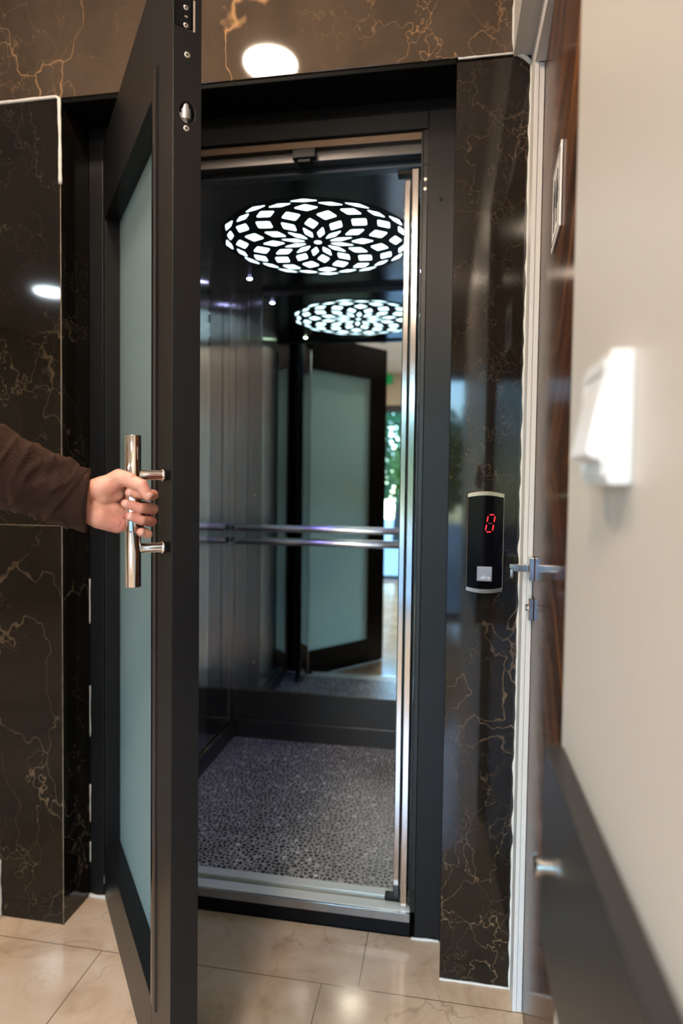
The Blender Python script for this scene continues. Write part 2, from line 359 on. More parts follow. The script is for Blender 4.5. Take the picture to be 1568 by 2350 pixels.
bm = bmesh.new(); bx(bm, -.966, JR, YF, YF+.055, FZ, H+.06)
lf(obj('header', bm, M_frame, bevel=.0015))
bm = bmesh.new(); bx(bm, XL+.001, XR-.001, .004, YF-.0005, H-.012, H-.0005); lf(obj('soffit_panel', bm, mat('black_soffit', (.003, .003, .003), .6, 0, .08), bevel=.002))
bm = bmesh.new(); bx(bm, -.966, JR-.0135, YF+.012, YF+.05, FZ-.020, FZ-.0004); lf(obj('rebate', bm, mat('floor_reflection_steel', (.20, .14, .10), .36, .9, mottle=(250, .5)), bevel=.001))  # bronze tone and mottle paint the floor's reflection into the steel
bm = bmesh.new(); bx(bm, -.425, -.362, YF+.008, YF+.045, FZ-.046, FZ-.0205); bx(bm, -.412, -.375, YF+.012, YF+.04, FZ-.056, FZ-.046); lf(obj('lock_housing', bm, M_black, bevel=.002))
def disc_on(name, c, d, r, h, m, n=24):
    bm = bmesh.new(); lathe(bm, c, d, [(-.0006, r), (h*.6, r), (h, r*.75)], n); return obj(name, bm, m)
lf(disc_on('plug_hole', (-.031, YF, 1.937), (0, -1, 0), .0052, .0006, M_black))
for z, r in ((2.03, .0035),): lf(disc_on('plug_hole', (-.0722, YF+.006, z), (0, -1, 0), r, .0006, M_black))
for z in (1.992, 1.968): lf(disc_on('hinge_screw', (-.0725, YF+.006, z), (0, -1, 0), .0052, .0022, M_screw))
lf(disc_on('hinge_screw', (-.0725, YF+.006, .12), (0, -1, 0), .0035, .0006, M_black))
bm = bmesh.new(); bx(bm, -.0835, -.0805, YF+.001, YF+.0045, CZ+.02, FZ-.004); bx(bm, -.0655, -.0668, YF-.0012, YF, 1.93, FZ-.002); lf(obj('edge_strip', bm, M_frame2))
# sill
bm = bmesh.new(); bx(bm, -.966, JR-.0135, YF+.006, .150, CZ-.006, CZ); bx(bm, -.966, JR-.0135, .150, .171, CZ-.006, CZ-.001); lf(obj('sill', bm, M_alu, bevel=.0008))
bm = bmesh.new(); bx(bm, -.966, JR-.0135, YF-.002, YF+.0058, CZ-.024, CZ-.0005); lf(obj('sill_nosing', bm, M_alu_f, bevel=.0006))
bm = bmesh.new(); bx(bm, -.966, JR-.0135, YF+.004, .171, .0, CZ-.0245); lf(obj('kick_plate', bm, M_black))

# ------------------------------------------------------------------ landing door leaf
TH = .9003; AX, AY = -.469, -.4965
HX = -.9665; HY = AY + (-(HX)+AX)/cos(TH)*sin(TH)
E = Vector((-cos(TH), sin(TH), 0)); N = Vector((-sin(TH), -cos(TH), 0))
WD = (AX-HX)/cos(TH); TK = .049; DZ0, DZ1 = .006, 2.152
leaf = empty('elevator_door', (AX, AY, 0)); leaf.rotation_euler[2] = math.atan2(E.y, E.x)
# leaf local frame: +x = from latch edge to hinge, +y: outward normal? check sign
ex = E; ey = Vector((-E.y, E.x, 0))
sg = 1 if ey.dot(N) > 0 else -1
tag(leaf, 'open swinging elevator door, black steel frame around a tall frosted glass pane', 'door')
def L(s, dep, z): return (s, -sg*dep, z)       # dep: depth behind the outer face
def lbox(name, s0, s1, d0, d1, z0, z1, m, parent=leaf, bevel=.0012):
    a, b = L(s0, d0, z0), L(s1, d1, z1)
    return box(name, min(a[0], b[0]), max(a[0], b[0]), min(a[1], b[1]), max(a[1], b[1]), min(z0, z1), max(z0, z1), m, parent, bevel=bevel)
S1, S2, O0, O1 = .772, .157, .170, 1.934
def apply_mods(o):
    dg = bpy.context.evaluated_depsgraph_get(); ev = o.evaluated_get(dg)
    me = bpy.data.meshes.new_from_object(ev, depsgraph=dg); o.modifiers.clear(); old = o.data; o.data = me; bpy.data.meshes.remove(old)
stile = lbox('stile', 0, S2-.0002, 0, TK, DZ0, DZ1, M_frame, None, bevel=0)
# hole and pocket in the latch edge
bm = bmesh.new()
n = 32; ra, rb = .0130, .0178
a = [bm.verts.new(L(-.01, .0247+ra*cos(2*pi*i/n), 1.8345+rb*sin(2*pi*i/n))) for i in range(n)]
b = [bm.verts.new(L(.030, .0247+ra*cos(2*pi*i/n), 1.8345+rb*sin(2*pi*i/n))) for i in range(n)]
bm.faces.new(a); bm.faces.new(b[::-1])
for i in range(n): bm.faces.new((a[i], b[i], b[(i+1) % n], a[(i+1) % n]))
c0, c1 = L(-.01, .0035, 1.972), L(.022, .0335, 2.10)
bx(bm, c0[0], c1[0], min(c0[1], c1[1]), max(c0[1], c1[1]), 1.972, 2.10)
cut = obj('cut', bm, None)
md = stile.modifiers.new('b', 'BOOLEAN'); md.operation = 'DIFFERENCE'; md.object = cut; md.solver = 'EXACT'
bpy.context.view_layer.update(); apply_mods(stile); bpy.data.objects.remove(cut)
stile.parent = leaf
bv = stile.modifiers.new('bevel', 'BEVEL'); bv.width = .0012; bv.segments = 2; bv.limit_method = 'ANGLE'; bv.angle_limit = radians(60)
lbox('stile', S1, WD, 0, TK, DZ0, DZ1, M_frame)
lbox('rail', S2, S1, 0, TK, DZ0, O0, M_frame)
lbox('rail', S2, S1, 0, TK, O1, DZ1, M_frame)
gl = lbox('glass', S2-.004, S1+.004, .040, .0465, O0-.004, O1+.004, M_frost, bevel=0)
# long edge bead beside the glass
bm = bmesh.new(); pts = []
for i in range(9): t_ = i/8; pts.append((.104+.052*t_, -.0055*sin(pi*t_)**.5 if 0 < t_ < 1 else 0.))
pts += [(.156, .0005), (.104, .0005)]
prism(bm, [(s, -sg*d) for s, d in pts], .182, 1.965)
obj('glazing_bead', bm, mat('dark_gloss_bead', (.004, .004, .006), .16, 0, .3), leaf)
# lock pocket contents
lb = lbox('lock_block', .003, .022, .0045, .0325, 1.975, 2.10, M_black, bevel=.001)
def on_edge(name, w, z, r, h, m, par=leaf, s=0.0, n=24):
    bm = bmesh.new(); lathe(bm, L(s, w, z), (-1, 0, 0), [(-.0015, r), (h*.5, r), (h, r*.8)], n); o = obj(name, bm, m, par); return o
for z in (2.008, 1.979): 
    on_edge('screw', .0227, z, .0042, .0012, M_screw, lb, .003); on_edge('screw_socket', .0227, z, .0018, .0016, M_black, lb, .003)
lbox('latch_tab', .0022, .0030, .0205, .0255, 1.992, 1.995, M_screw, lb, 0)
lbox('strike_rib', -.0012, .004, .0345, .0375, 1.970, 2.022, mat('pale_steel', (.55, .47, .40), .3, .6), bevel=.0004)
for z, w in ((1.929, .0245), (1.807, .0234)):
    sc = on_edge('screw', w, z, .0050, .0012, M_screw)
    on_edge('screw_socket', w, z, .0015, .0013, M_black, sc)
    for q in (0, 1):
        bm = bmesh.new(); a_, b_ = (.0004, .0026) if q else (.0026, .0004)
        bx(bm, -.0016, -.0011, -sg*w-a_, -sg*w+a_, z-b_, z+b_); obj('screw_slot', bm, M_black, sc)
# latch bolt seen in the hole
bm = bmesh.new(); lathe(bm, L(.013, .0247, 1.822), (0, 0, 1), [(0, .0085), (.004, .0118), (.020, .0118), (.021, .0100), (.032, .0100)], 24)
bx(bm, .005, .012, *sorted((-sg*.013, -sg*.026)), 1.816, 1.834)
obj('latch_bolt', bm, M_steel, leaf, smooth=False)
lbox('latch_plate', .0255, .0285, .013, .036, 1.818, 1.851, M_bronze, bevel=0)
# pull handle: bar on two standoffs
hb = empty('pull_handle', (0, 0, 0)); hb.parent = leaf
hs, ho = .022, .060
cyl('bar', L(hs, -ho, 1.0255), L(hs, -ho, 1.2845), .0133, M_chrome, hb, 64)
for z in (1.2175, 1.0915):
    bm = bmesh.new(); lathe(bm, L(hs, -ho+.008, z), (0, -sg, 0), [(0, .0085), (.0385, .0085), (.0386, .0112), (.0455, .0112), (.0456, .0092), (.052, .0092)], 40)
    so = obj('standoff', bm, M_chrome_b, hb)
    for p in so.data.polygons: p.use_smooth = len(p.vertices) == 4
# floor-level hinge knuckles
for z in (.30, 1.05, 1.85):
    p = L(WD+.004, TK*.5, z); cyl('hinge', (p[0], p[1], z-.045), (p[0], p[1], z+.045), .006, M_frame2, leaf, 20)

# ------------------------------------------------------------------ elevator cabin
CB = empty('elevator_cabin', (-.47, .70, CZ)); tag(CB, 'dark elevator cabin interior of black glass and brushed steel behind the opening', 'elevator cabin')
def cb(o):
    o.parent = CB; o.matrix_parent_inverse = Matrix.Translation((.47, -.70, -CZ)); return o
YS = .190; YI = .222
cb(box('floor_covering', CL, CR, YI, YB, CZ-.03, CZ, M_vinyl))
bm = bmesh.new(); bx(bm, -.90, -.035, YS, YI, CZ-.03, CZ+.001); cb(obj('cabin_sill', bm, M_alu, bevel=.0008))
# back wall
cb(box('back_wall', CL, CR, YB+.006, YB+.03, CZ-.03, ZT, M_steel_d))
cb(box('steel_strip', CL+.002, -.886, YB-.002, YB+.006, .284, ZT, M_steel, bevel=.001))
cb(box('steel_strip', -.884, -.825, YB-.003, YB+.006, .284, ZT, M_steel, bevel=.001))
cb(box('lower_panel', CL+.001, CR, YB-.004, YB+.006, .152, .281, M_steel_d, bevel=.0015))
cb(box('skirting', CL+.001, CR, YB-.012, YB+.006, CZ, .147, M_steel_d, bevel=.0015))
edge_m = mat('bright_edge', (.55, .50, .45), .25, 1.)
cb(box('edge_trim', CL+.002, CR, YB-.0055, YB+.006, .2812, .2836, edge_m)); cb(box('edge_trim', CL+.002, CR, YB-.0135, YB+.006, .1474, .1500, edge_m))
for z in (1.923, 1.163, .408):
    cb(disc_on('screw', (-.851, YB-.003, z), (0, -1, 0), .0032, .001, M_black if z > 1.9 else M_screw))
# left wall
cb(box('left_wall', CL-.03, CL-.006, YS, YB+.03, CZ-.03, ZT, M_steel_d))
cb(box('steel_column', CL-.006, CL+.004, .52, .846, .155, ZT, M_steel, bevel=.002))
cb(box('glass_panel', CL-.006, CL, .849, 1.105, .155, ZT, M_darkmirror))
cb(box('glass_panel', CL-.006, CL, YS+.03, .517, .155, ZT, M_darkmirror))
cb(box('corner_post', CL-.006, CL+.003, 1.108, YB-.004, .155, ZT, M_steel, bevel=.002))
cb(box('skirting', CL-.006, CL+.012, .36, YB-.013, CZ, .143, M_steel_d, bevel=.0015)); cb(box('edge_trim', CL-.006, CL+.0135, .36, YB-.014, .1435, .1462, edge_m))
# right wall and its control column (hidden side, seen only by reflection)
cb(box('right_wall', CR+.001, CR+.03, .20, YB+.03, CZ-.03, ZT, M_steel_d))
cb(box('right_panel', CR-.004, CR+.001, .45, YB-.014, .155, ZT, M_steel, bevel=.002))
# ceiling and front header
cb(box('ceiling_panel', CL-.03, CR+.03, .218, YB+.03, ZT, ZT+.03, M_cap))
cb(box('front_header', CL-.03, CR+.03, YS, .2175, ZT-.010, ZT+.10, mat('blue_dark_steel', (.05, .06, .075), .3, .5), bevel=.002))
cb(box('door_track', -.90, -.04, .156, .186, ZT+.006, ZT+.050, M_steel_d, bevel=.002))

# folding cabin doors, folded open on both sides
def folding_door(side, label):
    r = empty('folding_door', (-.473+side*.34, .17, CZ)); tag(r, label, 'folding door', 'folded cabin doors')
    base = Matrix.Translation(Vector((-.473+side*.34, .17, CZ))).inverted()
    def P(o): o.parent = r; o.matrix_parent_inverse = base; return o
    X = lambda x: -.473+side*x
    z0, z1 = CZ+.004, 2.026
    def b(name, xa, xb, y0, y1, a, c, m, bev=.001):
        x0, x1 = sorted((X(xa), X(xb))); return P(box(name, x0, x1, y0, y1, a, c, m, bevel=bev))
    # inner leaf (towards the cabin centre) and outer leaf: each a dark panel with a polished edge profile
    b('door_panel', .3450, .3540, .204, .385, z0+.006, z1-.01, M_darkmirror)
    b('edge_profile', .3425, .3600, .196, .2035, z0, z1, M_chrome_b, .003)
    b('door_panel', .3700, .3790, .160, .385, z0+.006, z1-.01, M_frame2)
    b('edge_profile', .3655, .3850, .146, .1595, z0-.002, z1+.004, M_chrome_b, .003)
    b('seal', .3602, .3653, .175, .20, z0, z1-.02, M_black)
    b('pivot_arm', .322, .372, .166, .198, z0-.001, z0+.007, M_black, .002)
    b('pivot_arm', .325, .378, .180, .205, z1+.004, z1+.020, M_black, .003)
    return r
folding_door(1, 'folded cabin door with polished steel edges beside the right jamb of the opening')
folding_door(-1, 'folded cabin door with polished steel edges at the left, behind the open landing door')

# wall mirror
mr = tag(box('wall_mirror', -.822, -.125, YB-.001, YB+.0055, .2845, 2.040, M_mirror), 'tall tinted mirror on the back wall of the elevator cabin', 'mirror')
# handrails
def handrail(z, lab):
    r = empty('handrail', (-.473, YB-.05, z)); tag(r, lab, 'handrail', 'handrails on the cabin back wall')
    def P(o): o.parent = r; o.matrix_parent_inverse = Matrix.Translation((.473, .05-YB, -z)); return o
    P(cyl('rail', (-.925, YB-.05, z), (-.03, YB-.05, z), .0122, mat('satin_chrome', (.92, .91, .93), .24, 1.), None, 40))
    for x in (-.86, -.545, -.10):
        bm = bmesh.new(); lathe(bm, (x, YB-.045, z), (0, 1, 0), [(0, .006), (.036, .006), (.0362, .013), (.0405, .013)], 24); P(obj('bracket', bm, M_chrome_b))
handrail(1.016, 'upper of the two polished rails across the mirror')
handrail(.958, 'lower of the two polished rails across the mirror')

# cabin ceiling light: rosette of lit rhombic cells
cl = empty('ceiling_light', (-.468, .675, ZT)); tag(cl, 'round cabin ceiling light with rosette of glowing white diamonds', 'ceiling light')
R0 = .325; NN = 12
def rr(k): return sin(k*pi/NN)/sin(pi/2)*R0
bm = bmesh.new(); lathe(bm, (0, 0, -.0012), (0, 0, 1), [(0, R0+.012), (.0010, R0+.012)], 96); obj('cover_plate', bm, mat('matt_black_plate', (.006, .006, .007), .6, 0, .2), cl)
cells = bmesh.new()
def cell(pts, shrink, rad=.3):
    cx = sum(p[0] for p in pts)/len(pts); cy = sum(p[1] for p in pts)/len(pts)
    # inset polygon edges by constant gap
    n = len(pts); ins = []
    for i in range(n):
        p0, p1, p2 = [Vector(pts[(i+j) % n]) for j in (-1, 0, 1)]
        d1 = (p1-p0).normalized(); d2 = (p2-p1).normalized()
        n1 = Vector((-d1.y, d1.x)); n2 = Vector((-d2.y, d2.x)); c = Vector((cx, cy))
        if n1.dot(c-p1) < 0: n1.negate()
        if n2.dot(c-p1) < 0: n2.negate()
        bi = (n1+n2); k = shrink*2/max(bi.length_squared, .15)
        ins.append(p1+bi*k)
    out = []
    for i in range(n):
        p0, p1, p2 = ins[i-1], ins[i], ins[(i+1) % n]
        a = p1+(p0-p1)*min(.25, .006/(p0-p1).length); b = p1+(p2-p1)*min(.25, .006/(p2-p1).length)
        for t_ in (0, .5, 1): out.append(a*(1-t_)**2+p1*2*t_*(1-t_)+b*t_**2)
    prism(cells, [(p.x, p.y) for p in out], -.0016, -.0010)
tw = radians(4)
for k in range(1, 6):
    for j in range(NN):
        a0 = 2*pi*(j+(.5 if k % 2 else 0))/NN + pi/2 + tw
        h = pi/NN
        pts = [(rr(k-1)*cos(a0), rr(k-1)*sin(a0)), (rr(k)*cos(a0-h), rr(k)*sin(a0-h)), (rr(k+1)*cos(a0), rr(k+1)*sin(a0)), (rr(k)*cos(a0+h), rr(k)*sin(a0+h))]
        if k == 1: pts[0] = (.018*cos(a0), .018*sin(a0))
        cell(pts, [0, .0085, .0165, .0185, .0172, .0108][k])
for j in range(NN):
    a0 = 2*pi*j/NN+pi/2+tw; h = .155; ro, ri, rm = R0+.006, R0*.955, R0*.985
    cell([(ri*cos(a0), ri*sin(a0)), (rm*cos(a0-h), rm*sin(a0-h)), (ro*cos(a0), ro*sin(a0)), (rm*cos(a0+h), rm*sin(a0+h))], .0012)
prism(cells, [(.013*cos(2*pi*i/20), .013*sin(2*pi*i/20)) for i in range(20)], -.0016, -.0010)
obj('diffuser', cells, M_cell, cl)
# cabin downlights
def downlight(x, y, m, col, e, lab):
    r = empty('downlight', (x, y, ZT)); tag(r, lab, 'downlight', 'small cabin downlights')
    bm = bmesh.new(); lathe(bm, (0, 0, 0), (0, 0, -1), [(0, .017), (.002, .017), (.003, .0145)], 24); obj('ring', bm, M_frame2, r)
    bm = bmesh.new(); lathe(bm, (0, 0, -.003), (0, 0, -1), [(0, .0095), (.0015, .0095), (.003, .006)], 20); obj('lens', bm, m, r)
    l = bpy.data.lights.new('led_light', 'SPOT'); l.energy = e; l.color = col; l.spot_size = radians(66); l.spot_blend = .8; l.shadow_soft_size = .01
    lo = bpy.data.objects.new('led_light', l); C.objects.link(lo); lo.parent = r; lo.location = (0, 0, -.012)
downlight(-.827, 1.008, M_ledV, (.30, .24, 1.), 9, 'blue-white pinpoint downlight beside the rosette light, nearest the mirror at left')
downlight(-.824, .330, M_ledY, (.8, 1., .8), .8, 'greenish pinpoint downlight near the cabin front, seen in the mirror')
downlight(-.115, 1.008, M_ledV, (.42, .38, 1.), .8, 'blue-white pinpoint downlight at the right rear corner behind the jamb')
downlight(-.115, .330, M_ledY, (.9, 1., .8), .8, 'greenish pinpoint downlight at the right front corner behind the jamb')

# ------------------------------------------------------------------ call panel on right pillar
cp = empty('call_panel', (.0875, 0, 1.077)); tag(cp, 'slim black elevator call panel with a red digit on the right marble pillar', 'call panel')
hw, hh = .0425, .120
def capsule_outline(w, h, sag, n=14):
    top = [(w-2*w*i/n, h-sag+sag*(1-((n/2-i)/(n/2))**2)) for i in range(n+1)]
    bot = [(-w+2*w*i/n, -h+sag-sag*(1-((n/2-i)/(n/2))**2)) for i in range(n+1)]
    return top+bot
fy = lambda x, z, y: (x, y, z)
bm = bmesh.new(); prism(bm, capsule_outline(hw, hh, .006), -.020, 0, fy); obj('housing', bm, M_chrome_b, cp, bevel=.003)
bm = bmesh.new(); prism(bm, capsule_outline(hw-.0018, hh-.010, .005), -.0215, -.0195, fy); obj('glass_face', bm, M_gloss_black, cp, bevel=.0006)
bm = bmesh.new()
pts = [(x, z) for x, z in capsule_outline(hw-.001, hh-.001, .006) if z > 0]; pts2 = [(x, z) for x, z in capsule_outline(hw-.001, hh-.0095, .005) if z > 0]
prism(bm, pts+pts2[::-1], -.0208, -.0198, fy); obj('top_cap', bm, M_bronze, cp)
bm = bmesh.new(); prism(bm, [(x, -z) for x, z in pts+pts2[::-1]], -.0208, -.0198, fy); obj('bottom_cap', bm, M_bronze, cp)
# seven segment digit
sl = .16
def seg(x0, z0, x1, z1, w=.0011):
    a, b = Vector((x0, z0)), Vector((x1, z1)); d = (b-a).normalized(); nrm = Vector((-d.y, d.x))*w
    a, b = a+d*.0011, b-d*.0011
    q = [a-d*.0008, a+nrm, b+nrm, b+d*.0008, b-nrm, a-nrm]
    return [(p.x+sl*p.y, p.y) for p in q]
dw, dh, dx, dz = .0075, .0200, .0110, .0450
bm = bmesh.new()
for s_ in [(-dw+.002, dh, dw-.002, dh), (-dw+.002, -dh, dw-.002, -dh), (-dw-.0004, dh-.003, -dw-.0004, .003), (dw+.0004, dh-.003, dw+.0004, .003), (-dw-.0004, -.003, -dw-.0004, -dh+.003), (dw+.0004, -.003, dw+.0004, -dh+.003)]:
    prism(bm, [(x+dx, z+dz) for x, z in seg(*s_)], -.0220, -.0214, fy)
obj('digit_segments', bm, M_red, cp)
bm = bmesh.new(); prism(bm, [(x+dx, z+dz) for x, z in seg(-dw+.002, 0, dw-.002, 0)], -.0218, -.0214, fy); obj('dim_segment', bm, M_reddim, cp)
bt = box('button', -.0175, .0175, -.0245, -.0213, -.0905, -.0560, M_button, cp, bevel=.002)
bm = bmesh.new()
for x, w, h in ((-.009, .0012, .0012), (-.006, .0008, .005), (-.001, .0010, .008), (.004, .0008, .006), (.009, .0009, .005), (.0115, .0008, .003), (-.0035, .0007, .003)):
    bx(bm, x-w, x+w, -.0250, -.0244, -.0845, -.0845+h)
obj('button_marking', bm, M_mark, bt)

# ------------------------------------------------------------------ wooden door on the right (ajar)
box_d = struct(box('door_1', 0, .83, 0, .040, .008, 2.124, M_wood, bevel=.001))
UD = Vector((-.058, -.998, 0)).normalized(); box_d.rotation_euler[2] = math.atan2(UD.y, UD.x)
box_d.location = (.1905, -.066, 0)      # local +x runs along the door, local +y is into the room beyond
def dchild(o): o.parent = box_d; return o
# sign of local y: room beyond is +x world
ly = Vector((-UD.y, UD.x, 0)); SY = 1 if ly.x > 0 else -1
def dbox(name, u0, u1, o0, o1, z0, z1, m, parent=box_d, bevel=.001):
    a, b = sorted((-SY*o0, -SY*o1)); return box(name, u0, u1, a, b, z0, z1, m, parent, bevel=bevel)
if SY < 0: 
    for v in box_d.data.vertices: v.co.y -= .040
# chrome lever set
lv = empty('lever_handle'); lv.parent = box_d; 
dbox('rose', .003, .050, 0, .011, 1.004, 1.054, M_chrome, lv, .0015)
dbox('neck', .020, .034, .011, .052, 1.021, 1.037, M_chrome_b, lv, .001)
dbox('neck_inlay', .0195, .020, .018, .034, 1.024, 1.034, M_chrome, lv, 0)
dbox('lever', .018, .066, .044, .052, 1.010, 1.030, M_chrome, lv, .0012)
lk = empty('lock_cylinder'); lk.parent = box_d
dbox('rose', .003, .050, 0, .010, .918, .966, M_chrome, lk, .0015)
bm = bmesh.new(); lathe(bm, (.0265, -SY*.009, .942), (0, -SY, 0), [(0, .008), (.006, .008), (.007, .0065)], 24); obj('barrel', bm, M_chrome_b, lk)
# jamb of the wooden door
bm = bmesh.new()
bx(bm, .1688, .1780, -.066, -.0465, 0, H-.013); bx(bm, .1785, .1900, -.064, -.0465, 0, 2.13)
bx(bm, .1688, .1880, -.0462, -.002, 0, H-.013)
bx(bm, .1688, .30, -.80, -.066, 2.130, H-.013)
struct(obj('trim_12', bm, M_white, bevel=.0008))
# pictogram sign on the wooden door
sg_o = empty('door_sign', (0, 0, 0)); sg_o.matrix_world = Matrix.Translation(Vector((.1905, -.066, 0))+UD*.345+Vector((-.998, .058, 0))*.0008+Vector((0, 0, 1.680))) @ Matrix.Rotation(math.atan2(UD.y, UD.x), 4, 'Z')
tag(sg_o, 'square white sign with black figures high on the wooden door', 'sign')
def sbox(bm, u0, u1, z0, z1, o0=.0030, o1=.0036):
    a, b = sorted((-SY*o0, -SY*o1)); bx(bm, u0, u1, a, b, z0, z1)
bm = bmesh.new(); sbox(bm, -.062, .062, -.066, .066, 0, .003); obj('plate', bm, M_sign, sg_o, bevel=.0006)
bm = bmesh.new()
for a in (-.055, .0535): sbox(bm, a, a+.0015, -.059, .059)
for a in (-.059, .0575): sbox(bm, -.055, .055, a, a+.0015)
obj('border', bm, M_signb, sg_o)
def figure(bm, cx, skirt):
    y0, y1 = sorted((-SY*.003, -SY*.0036))
    prism(bm, [(cx+.0065*cos(2*pi*i/20), .036+.0065*sin(2*pi*i/20)) for i in range(20)], y0, y1, lambda x, z, y: (x, y, z))
    body = [(-.010, .027), (.010, .027), (.0125, -.004), (.0095, -.004), (.008, .018)]
    if skirt: pts = [(-.008, .027), (.008, .027), (.016, .0), (.012, .0), (.0145, -.016), (.005, -.016), (.005, -.044), (-.005, -.044), (-.005, -.016), (-.0145, -.016), (-.012, .0), (-.016, .0)]
    else: pts = [(-.011, .027), (.011, .027), (.0125, -.006), (.008, -.006), (.007, -.044), (.001, -.044), (0, -.008), (-.001, -.044), (-.007, -.044), (-.008, -.006), (-.0125, -.006)]
    prism(bm, [(cx+x, z) for x, z in pts], y0, y1, lambda x, z, y: (x, y, z))
bm = bmesh.new(); figure(bm, -.022, False); figure(bm, .022, True); sbox(bm, -.0008, .0008, -.04, .04); obj('pictogram', bm, M_signb, sg_o)

# ------------------------------------------------------------------ light switch on the near wall
sw = empty('light_switch', (XW, -.992, 1.252)); tag(sw, 'white rocker light switch on the beige wall at right', 'light switch')
yA, yB = -.044, .040
bm = bmesh.new(); bx(bm, -.016, 0, yA, yB, -.048, .048); obj('housing', bm, M_switch, sw, bevel=.002)
bm = bmesh.new(); bx(bm, -.019, -.016, yA+.006, yB-.004, -.042, -.036); bx(bm, -.019, -.016, yA+.006, yB-.004, .034, .042); bx(bm, -.019, -.016, yA+.006, yA+.012, -.036, .034); bx(bm, -.019, -.016, yB-.012, yB-.004, -.036, .034); obj('rim', bm, M_switch, sw, bevel=.0015)
bm = bmesh.new()
for y in (yA+.016, yB-.014):
    pass
a = [bm.verts.new(v) for v in [(-.016, yA+.013, .033), (-.018, yA+.013, .033), (-.029, yA+.013, -.026), (-.016, yA+.013, -.031)]]
b = [bm.verts.new(v) for v in [(-.016, yB-.013, .033), (-.018, yB-.013, .033), (-.029, yB-.013, -.026), (-.016, yB-.013, -.031)]]
bm.faces.new(a); bm.faces.new(b[::-1])
for i in range(4): bm.faces.new((a[i], b[i], b[(i+1) % 4], a[(i+1) % 4]))
obj('rocker', bm, M_switch, sw, bevel=.001)

# ------------------------------------------------------------------ grey panel on the near wall
gp = empty('wall_panel', (XW, -1.6, .80)); tag(gp, 'dark grey flat panel on the beige wall below the light switch', 'panel')
bm = bmesh.new(); bx(bm, -.0200, -.0002, -1.4, .787, -.089, .125); obj('board', bm, M_panel, gp, bevel=.002)
bm = bmesh.new(); lathe(bm, (-.0200, .735, .022), (-1, 0, 0), [(0, .0075), (.008, .0075), (.0082, .0105), (.013, .0105), (.014, .0095)], 28); obj('knob', bm, M_chrome, gp, smooth=False)

# ------------------------------------------------------------------ lobby ceiling lamps
def round_lamp(x, y, r, m, lab, grp='round lobby ceiling lamps'):
    o = empty('ceiling_lamp', (x, y, LH)); tag(o, lab, 'ceiling lamp', grp)
    bm = bmesh.new(); lathe(bm, (0, 0, 0), (0, 0, -1), [(0, r+.012), (.008, r+.012), (.012, r+.006)], 48); obj('ring', bm, M_ring, o)
    bm = bmesh.new(); lathe(bm, (0, 0, -.012), (0, 0, -1), [(0, r), (.001, r)], 48); obj('diffuser', bm, m, o)
round_lamp(-.645, -.665, .092, M_lampW, 'warm round ceiling lamp in front of the elevator, mirrored in the lintel marble')
round_lamp(-.14, -3.05, .092, M_lampW, 'warm round ceiling lamp between the elevator and the glazed entrance')
round_lamp(-.42, -2.15, .135, M_lampW, 'warm round ceiling lamp in the lobby, just behind the one nearest the elevator')
round_lamp(-2.0, -3.1, .092, M_lampW, 'warm round ceiling lamp in the middle of the lobby')
round_lamp(-3.07, -2.93, .11, M_lampC, 'cool white round ceiling lamp, mirrored in the left marble pillar')
ex = tag(box('exit_sign', -1.02, -.74, -4.30, -4.27, 2.56, 2.68, M_green, bevel=.003), 'green lit sign box on the wall above the glass entrance', 'sign')

# ------------------------------------------------------------------ greenery outside, seen in the mirror
def tree(x, y, h, r, m, lab, nl=2600):
    t_ = empty('tree', (x, y, -.04)); tag(t_, lab, 'tree', 'trees outside the entrance')
    bm = bmesh.new(); lathe(bm, (0, 0, 0), (.03, 0, 1), [(0, .10), (h*.3, .07), (h*.75, .035), (h*.9, .01)], 12)
    for k in range(6):
        a = k*1.1; lathe(bm, (0, 0, h*(.35+.07*k)), (cos(a), sin(a), .9), [(0, .03), (r*.8, .008)], 8)
    obj('trunk', bm, M_bark, t_, smooth=True)
    bm = bmesh.new()
    for i in range(nl):
        while True:
            v = Vector([random.uniform(-1, 1) for _ in range(3)])
            if .3 < v.length < 1 and noise.noise(v*2+Vector((x, y, 0))) > -.18: break
        c = Vector((v.x*r, v.y*r, h*.62+v.z*h*.38)); s = random.uniform(.06, .12)
        R_ = Matrix.Rotation(random.uniform(0, 6.28), 3, Vector([random.uniform(-1, 1) for _ in range(3)]).normalized())
        q = [bm.verts.new(c+R_ @ Vector(p)*s) for p in ((-1, 0, 0), (0, -.45, .08), (1, 0, 0), (0, .45, .08))]
        bm.faces.new(q)
    o = obj('foliage', bm, m, t_)
tree(-1.2, -11.0, 3.6, .8, M_leafA, 'dark green tree seen through the entrance glass, left of the yellowish one')
tree(-.35, -7.6, 2.5, .7, M_leafB, 'low yellow-green tree seen through the entrance glass')
tree(-4.2, -11.5, 4.2, 1.2, M_leafA, 'tall green tree farthest left beyond the entrance glass')
tree(1.4, -10.5, 4.0, 1.3, M_leafA, 'green tree to the right beyond the entrance glass')
